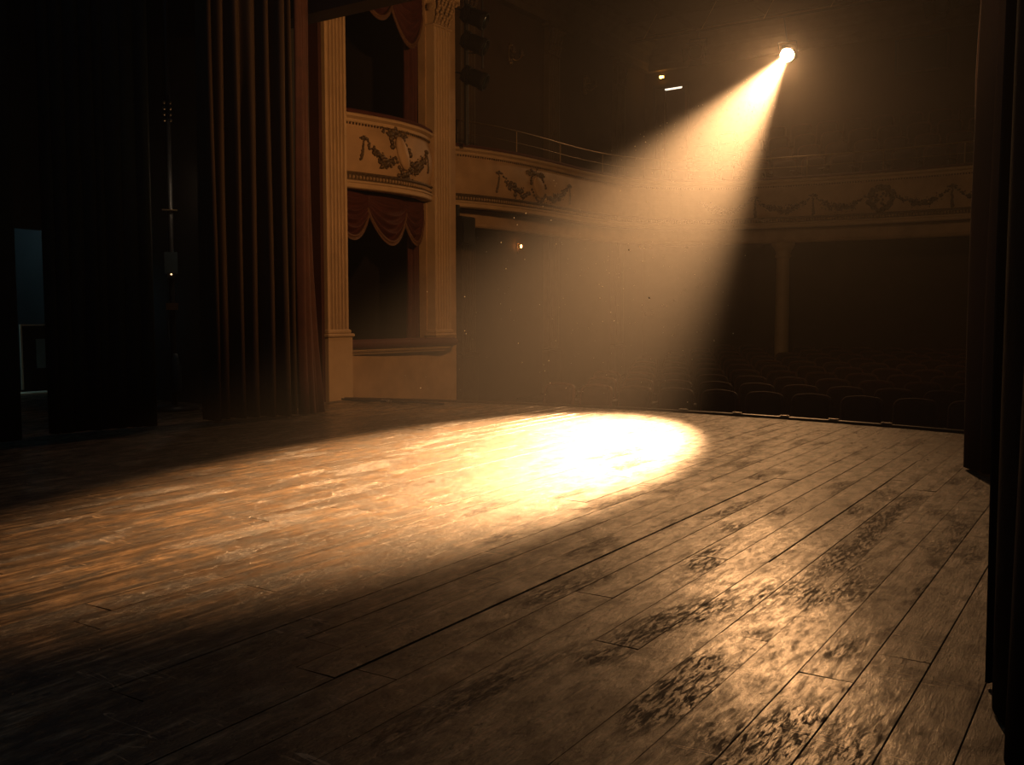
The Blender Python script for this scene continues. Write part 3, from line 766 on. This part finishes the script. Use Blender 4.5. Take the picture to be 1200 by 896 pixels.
sh2 = lantern((-7.75, 18.95, 6.42), (.1,-1,-.5), 'dark unlit lantern on the ceiling bar left of the spotlight', 'unlit lanterns on the ceiling bar', .42, .15, yoke_to=(-7.75, 18.95, 6.8))
lantern((-3.0, 18.9, 6.55), (-.5,-1,-.45), 'dark unlit lantern on the ceiling bar right of the spotlight', 'unlit lanterns on the ceiling bar', .5, .15, yoke_to=(-3.0, 18.95, 6.8))

# ------------------------------------------------------------------ seats
def make_seat():
    root = bpy.data.objects.new('theatre_chair', None); COL.objects.link(root); root['_local'] = 1
    # local: faces -y (towards the stage), width along x, floor at z=0, back top at .90
    w = .222
    def outline(n=9, r=.075, w_=w, z0=.40, z1=.90):
        pts = [(-w_, z0)]
        for k in range(n+1):
            a = PI-PI/2*k/n; pts.append((-w_+r+r*cos(a), z1-r-.012+r*sin(a)))
        for k in range(1, 8):
            u = k/8; pts.append((-w_+r+(2*w_-2*r)*u, z1-.012+.012*sin(PI*u)))
        for k in range(n+1):
            a = PI/2-PI/2*k/n; pts.append((w_-r+r*cos(a), z1-r-.012+r*sin(a)))
        pts.append((w_, z0)); return pts
    o = outline(); n = len(o)
    def back_y(z): return .16+.16*(z-.4)
    m_ = MB()
    oi = outline(w_=w-.02, r=.065, z1=.882)
    # padded front face: rings shrinking towards the centre
    rings = []
    cx, cz = 0, .66
    for f, d in ((1, .0), (.96, -.025), (.8, -.04), (.45, -.048), (.0, -.05)):
        rings.append([(cx+(x-cx)*f, back_y(cz+(z-cz)*f)-.01+d, cz+(z-cz)*f) for x, z in oi])
    vs = [p for r_ in rings for p in r_]; fs = []
    for i in range(len(rings)-1):
        for k in range(n):
            k2 = (k+1) % n; fs.append((i*n+k, i*n+k2, (i+1)*n+k2, (i+1)*n+k))
    m_.add(vs, fs, True); m_.build('backrest', M['seatvel'], root)
    m_ = MB()
    vs = [(x, back_y(z), z) for x, z in o]+[(x, back_y(z)+.04, z) for x, z in o]
    m_.add(vs, [tuple(range(n))[::-1], tuple(range(n, 2*n))]+[(k, (k+1) % n, (k+1) % n+n, k+n) for k in range(n)])
    m_.build('back_shell', M['seatframe'], root)
    m_ = MB(); m_.tube([(x*.96, back_y(z)-.004, z-.008) for x, z in o], .019, 8); m_.build('padded_roll', M['seatroll'], root)
    # tipped-down seat pad
    def pad(u, v):
        a = u*2*PI
        return None
    m_ = MB(); m_.box((-.222, -.22, .36), (.222, .2, .46), .035); m_.build('seat_pad', M['seatvel'], root)
    for s_ in (-1, 1):
        m_ = MB(); x = s_*.246
        m_.box((x-.018, -.2, .0), (x+.018, .24, .58), .01); m_.build('seat_standard', M['seatframe'], root)
        m_ = MB(); m_.box((x-.025, -.23, .58), (x+.025, .2, .615), .014); m_.build('armrest', M['seatframe'], root)
    return root
ordn = ['first', 'second', 'third', 'fourth', 'fifth', 'sixth', 'seventh', 'eighth', 'ninth', 'tenth', 'eleventh', 'twelfth', 'thirteenth', 'fourteenth', 'fifteenth', 'sixteenth', 'seventeenth']
proto = make_seat(); first = True
def put(x, y, z, rz, label, group, top=True):
    global first
    o = proto if first else copy_tree(proto)
    first = False
    o.location = (x, y, z); o.rotation_euler = (0, 0, rz)
    tag(o, label, 'seat', group)
PS = .547
for r in range(10):
    y = 10.8+.9*r-.2; z = .1-.90+.03*r
    # seat centres measured along the front row, later rows staggered by half a seat
    x00 = -6.292+(.155*r) % PS-(PS if r > 1 else 0)-(PS if r > 4 else 0)
    i = 0; x = x00
    while x < -1.3:
        rn = 'front row' if r == 0 else (f'{ordn[r]} row from the stage' if r < 9 else 'rearmost row')
        Z = -.546*x+.838*y; X = .838*x+.546*y
        if 600+1120*X/Z < 1165 and min(math.hypot(x+5.65, y-18.15), math.hypot(x+1.95, y-18.15)) > .46:
            put(x, y, z, random.uniform(-.015, .015), f'dark red velvet stalls seat, {ordn[i]} from the left in the {rn}', 'stalls seats facing the stage')
            i += 1
        x += PS
m_ = MB()
for r in range(1, 10): m_.box((XL, 10.8+.9*r-.65, ZF), (XR, YB, ZF+.03*r))
struct('floor_stalls_steps', m_, M['carpet'])
for r in range(4):
    x = -8.0+(PS/2 if r % 2 else 0); i = 0
    while x < -1.2:
        Z = -.546*x+.838*YR[r]; X = .838*x+.546*YR[r]
        if 600+1120*X/Z < 1165:
            put(x, YR[r]-.05, ZR[r], 0, f'dark balcony seat, {ordn[i]} from the left in the {["front", "second", "third", "rearmost"][r]} balcony row', 'balcony seats')
            i += 1
        x += PS

# ------------------------------------------------------------------ stage curtains
def drape(name, label, cat, pts, z0, z1, mt, folds, amp, seed=0, group=None, flare=0.0, thick=.0, parent=None, pw=.7):
    """vertical folded cloth along a plan polyline"""
    r2 = random.Random(seed)
    P = [Vector(p) for p in pts]; seg = [(b-a).length for a, b in zip(P, P[1:])]; L = sum(seg)
    ph = [0.0]; ks = []
    N = int(folds*18)
    wob = [r2.uniform(.55, 1.3) for _ in range(int(folds)+3)]; am = [r2.uniform(.55, 1.25) for _ in range(int(folds)+3)]
    cum = [0]
    for w_ in wob[:int(folds)]: cum.append(cum[-1]+w_)
    tot = cum[-1]; cum = [c/tot for c in cum]
    def pos(u):
        d = u*L; i = 0
        while i < len(seg)-1 and d > seg[i]: d -= seg[i]; i += 1
        dr = (P[i+1]-P[i]).normalized(); return P[i]+dr*d, Vector((dr.y, -dr.x))
    def wave(u):
        for i in range(len(cum)-1):
            if u <= cum[i+1] or i == len(cum)-2:
                q = (u-cum[i])/(cum[i+1]-cum[i]); a = am[i]
                s_ = sin(PI*q)
                return a*(abs(s_)**pw)*2-1
        return 0
    def fn(u, v):
        p, nn = pos(u); z = z1+(z0-z1)*v
        a = amp*(.75+.35*v)
        uu = u+.004*sin(v*4+u*20)
        o = a*wave(min(1, max(0, uu)))
        fl = flare*(max(0, v-.55)/.45)**2
        dr = Vector((-nn.y, nn.x))
        q = p+nn*(o+.01*sin(v*7+u*31))+nn*fl*u+dr*0
        return (q.x, q.y, z)
    m_ = MB(); m_.grid(fn, N, 14)
    if thick:
        m_2 = MB(); nv = len(m_.v)
    o = m_.build(name, mt, parent)
    if parent is None and label: tag(o, label, cat, group)
    sd_ = o.modifiers.new('thickness', 'SOLIDIFY'); sd_.thickness = .012; sd_.offset = 0
    return o
# left house curtain (brown gold) and its red leading edge
t = thing('house_curtain', 'brown gold velvet stage curtain hanging in deep folds left of the theatre box', 'curtain', (-6.95, 6.4, 0))
drape('velvet_drop', None, None, [(-7.16, 5.84), (-7.06, 6.15), (-6.90, 6.55), (-6.85, 6.70)], .02, 4.6, M['house'], 7, .10, 5, parent=t, pw=1.7)
drape('red_lining_edge', None, None, [(-6.85, 6.72), (-6.88, 6.86), (-6.96, 6.97)], .015, 4.6, M['edgevelvet'], 3, .028, 8, parent=t, flare=.12)
t = thing('house_curtain', 'dark velvet stage curtain hanging at the right edge of the stage', 'curtain', (-.7, 6.5, 0))
drape('velvet_drop', None, None, [(-.86, 6.84), (-.76, 6.55), (-.60, 6.3), (-.42, 5.7)], .02, 4.6, M['darkvelvet'], 6, .045, 15, parent=t)
MB().tube([(-.9+.01*sin(k), 6.9-.0*k, .03+4.5*k/20) for k in range(21)], .012, 6).build('edge_highlight', M['velvetgold'], t)  # gold tube standing in for the highlight along the curtain edge
# black masking
drape('black_leg', 'black masking drape hanging between the backstage door and the house curtain', 'drape', [(-7.50, 4.52), (-7.4, 5.0), (-7.27, 5.38)], .01, 7.5, M['blackdrape'], 8, .035, 21, 'black masking drapes')
drape('black_leg', 'black masking drape at the far left edge of the stage', 'drape', [(-7.75, 2.6), (-7.5, 3.5), (-7.33, 4.18)], .01, 7.5, M['blackdrape'], 9, .035, 22, 'black masking drapes')
drape('black_leg', 'black masking drape hanging close by at the right edge of the stage', 'drape', [(-.27, 2.75), (-.22, 2.45), (-.12, 2.1), (.3, 1.6), (.9, 1.2)], .01, 5.5, M['blackdrape'], 9, .03, 23, 'black masking drapes')
drape('black_leg', 'black masking drape behind the right house curtain', 'drape', [(-.27, 2.8), (-.2, 3.4), (-.1, 4.2), (-.2, 5.6)], .01, 5.5, M['blackdrape'], 12, .03, 24, 'black masking drapes')

# ------------------------------------------------------------------ backstage through the left gap
XW = -11.6
m_ = MB(); m_.box((XW-.1, -5, -.03), (XW, 6.35, 9)); m_.box((XW-.1, 7.2, -.03), (XW, 7.25, 9)); m_.box((XW-.1, 6.35, 2.06), (XW, 7.2, 9))
struct('wall_backstage', m_, M['black'], 'black backstage wall with a doorway')
m_ = MB(); m_.box((-13.2, 5.6, -.03), (-13.1, 7.25, 2.6)); struct('wall_passage', m_, M['teal'], 'teal painted passage wall seen through the backstage doorway')
struct('floor_threshold', MB().box((XW-.25, 6.3, -.028), (XW+.05, 7.22, .012)), M['pale'], 'pale worn threshold of the backstage doorway')
t = thing('equipment_case', 'dark case with pale metal edges standing in the backstage doorway', 'case', (XW-.5, 7.0, .0))
MB().box((XW-.7, 6.84, .013), (XW-.35, 7.24, .86), .01).build('body', M['black'], t)
m_ = MB()
for y in (6.84, 7.22):
    m_.box((XW-.36, y-.012, .03), (XW-.335, y+.012, .87))
m_.box((XW-.36, 6.84, .85), (XW-.335, 7.22, .87))
m_.build('metal_edging', M['pale'], t)
MB().box((XW-.34, 7.03, .30), (XW-.325, 7.15, .68)).build('label_plate', M['teal'], t)

# prompt-side boom with fittings in the gap beside the curtain
ux, uy = -8.42, 6.45
t = thing('equipment_rack', 'dark backstage control post with brass fittings between black drape and curtain', 'control post', (ux, uy, 0))
MB().cyl((ux, uy, 0), (ux, uy, 4.2), .03).build('post', M['iron'], t)
MB().lathe((ux, uy, 0), [(0,0),(.25,0),(.25,.03),(.06,.06),(0,.06)], 20).build('base_plate', M['iron'], t)
def fx(h, w, z, mt, name, dep=.04, du=0):
    c = Vector((ux, uy, z))+Vector((.79,-.61,0))*.05+Vector((.61,.79,0))*du
    MB().obox(c, Vector((.61,.79,0))*w/2, Vector((.79,-.61,0))*dep/2, (0,0,h/2)).build(name, mt, t)
fx(.22, .13, 1.53, M['bluebox'], 'control_box'); fx(.07, .12, 1.08, M['rail'], 'brass_clamp', .06); fx(.012, .15, 2.07, M['rail'], 'shelf_edge', .05)
fx(.05, .08, 1.40, M['iron'], 'lamp_socket', .06)
c = Vector((ux, uy, 1.41))+Vector((.79,-.61,0))*.09
MB().blob(c, .009).build('pilot_lamp', M['pilot'], t)
m_ = MB()
for k in range(4):
    c = Vector((ux, uy, 2.98+.06*k))+Vector((.79,-.61,0))*.05
    for s_ in (-.03, .03): m_.blob(c+Vector((.61,.79,0))*s_, (.016,.016,.02)); 
m_.build('brass_terminal', M['rail'], t)
m_ = MB(); c = Vector((ux, uy, .55))+Vector((.79,-.61,0))*.08+Vector((.61,.79,0))*.02
m_.lathe(c-Vector((0,0,.38)), [(0,0),(.05,0),(.055,.05),(.055,.30),(.03,.38),(.02,.42),(0,.42)], 16)
m_.build('extinguisher_cylinder', M['bluebox'], t)
MB().cyl(Vector((ux, uy, .95))+Vector((.79,-.61,0))*.06-Vector((.61,.79,0))*.045, Vector((ux, uy, .72))+Vector((.79,-.61,0))*.06-Vector((.61,.79,0))*.04, .012).build('conduit', M['bluebox'], t)

# ------------------------------------------------------------------ dust in the beam
r3 = random.Random(99); m_ = MB()
e1 = D.cross(Vector((0,0,1))).normalized(); e2 = e1.cross(D)
cnt = 0
while cnt < 800:
    d = r3.uniform(3, 14.0); rad = d*math.tan(math.radians(6.2))*sqrt(r3.random()); a = r3.uniform(0, 2*PI)
    p = S+D*d+e1*rad*cos(a)+e2*rad*sin(a)
    if p.z < .15: continue
    if (p-Vector((0,0,1))).length < 2.5: continue
    m_.blob(p, .003*r3.choice((.5,.6,.8,1.1,1.9)), nu=5, nv=3); cnt += 1
o = m_.build('dust', M['dust']); tag(o, 'tiny bright dust motes floating in the warm spotlight beam', 'dust', None, 'stuff')

ad = Vector((-6.05, 3.75, -.92)).normalized()
lantern(Vector((-2.05, 6.45, 3.42))-ad*.24, ad, 'black side lantern hanging above the stage aimed at the theatre box', None, .4, .12, lens=True, yoke_to=(-1.85, 6.33, 3.95))
# ------------------------------------------------------------------ light
def lamp(name, kind, loc, color, power, aim=None, **kw):
    l = bpy.data.lights.new(name, kind); l.color = color; l.energy = power
    for k, v in kw.items(): setattr(l, k, v)
    o = bpy.data.objects.new(name, l); COL.objects.link(o); o.location = loc
    if aim is not None: o.rotation_euler = (Vector(aim)-Vector(loc)).to_track_quat('-Z', 'Y').to_euler()
    return o
WARM = (1.0, .60, .27)
lamp('spotlight_beam', 'SPOT', S+D*.03, (1.0, .53, .225), 145000, T, spot_size=math.radians(12.2), spot_blend=.85, shadow_soft_size=.06)
lamp('spotlight_spill', 'SPOT', S+D*.02, (1.0, .50, .20), 1350, T, spot_size=math.radians(46), spot_blend=1.0, shadow_soft_size=.13)
lamp('box_fill', 'SPOT', (-2.05, 6.45, 3.42), (1.0, .45, .15), 460, (-8.0, 9.2, 2.6), spot_size=math.radians(80), spot_blend=.5, shadow_soft_size=.08)
lamp('teal_fill', 'AREA', (-3.5, 1.5, 8.6), (.12, .6, 1.0), 34, (-3.5, 1.5, 0), shape='RECTANGLE', size=8, size_y=6)  # added overhead fill, unseen, lifts the blacks towards teal
lamp('house_glow', 'AREA', (-3.8, 13.5, 7.2), (1.0, .55, .28), 2, (-3.8, 13.5, 0), shape='RECTANGLE', size=9, size_y=9)
lamp('balcony_bounce_fill', 'SPOT', (-.9, 1.5, 3.2), (1.0, .55, .25), 270, (-4.2, 17.7, 2.6), spot_size=math.radians(32), spot_blend=.6, shadow_soft_size=.1)  # unseen added spot, imitates stage bounce on the balcony front
lamp('post_fill', 'POINT', (-7.9, 6.6, 2.25), (1.0, .72, .45), 6, shadow_soft_size=.01)  # added behind the curtain so the post fittings catch light
lamp('passage_light', 'POINT', (-12.3, 6.1, 2.3), (.45, .85, 1.0), 16, shadow_soft_size=.1)

w = bpy.data.worlds.new('world'); SC.world = w; w.use_nodes = True
nt = w.node_tree; bg = nt.nodes['Background']; bg.inputs[0].default_value = (.05, .2, .26, 1); bg.inputs[1].default_value = .02
vs_ = nt.nodes.new('ShaderNodeVolumeScatter'); vs_.inputs['Color'].default_value = (1, .96, .92, 1); vs_.inputs['Density'].default_value = .0032; vs_.inputs['Anisotropy'].default_value = .76
nt.links.new(vs_.outputs[0], nt.nodes['World Output'].inputs['Volume'])

SC.view_settings.view_transform = 'Standard'; SC.view_settings.look = 'None'; SC.view_settings.exposure = 0; SC.view_settings.gamma = 1
SC.view_settings.use_curve_mapping = False
cy = SC.cycles
cy.use_denoising = True
try: cy.denoiser = 'OPENIMAGEDENOISE'
except Exception: pass
cy.max_bounces = 6; cy.volume_bounces = 0; cy.diffuse_bounces = 2; cy.glossy_bounces = 3
cy.sample_clamp_indirect = 6
cy.use_adaptive_sampling = False
cy.use_light_tree = True
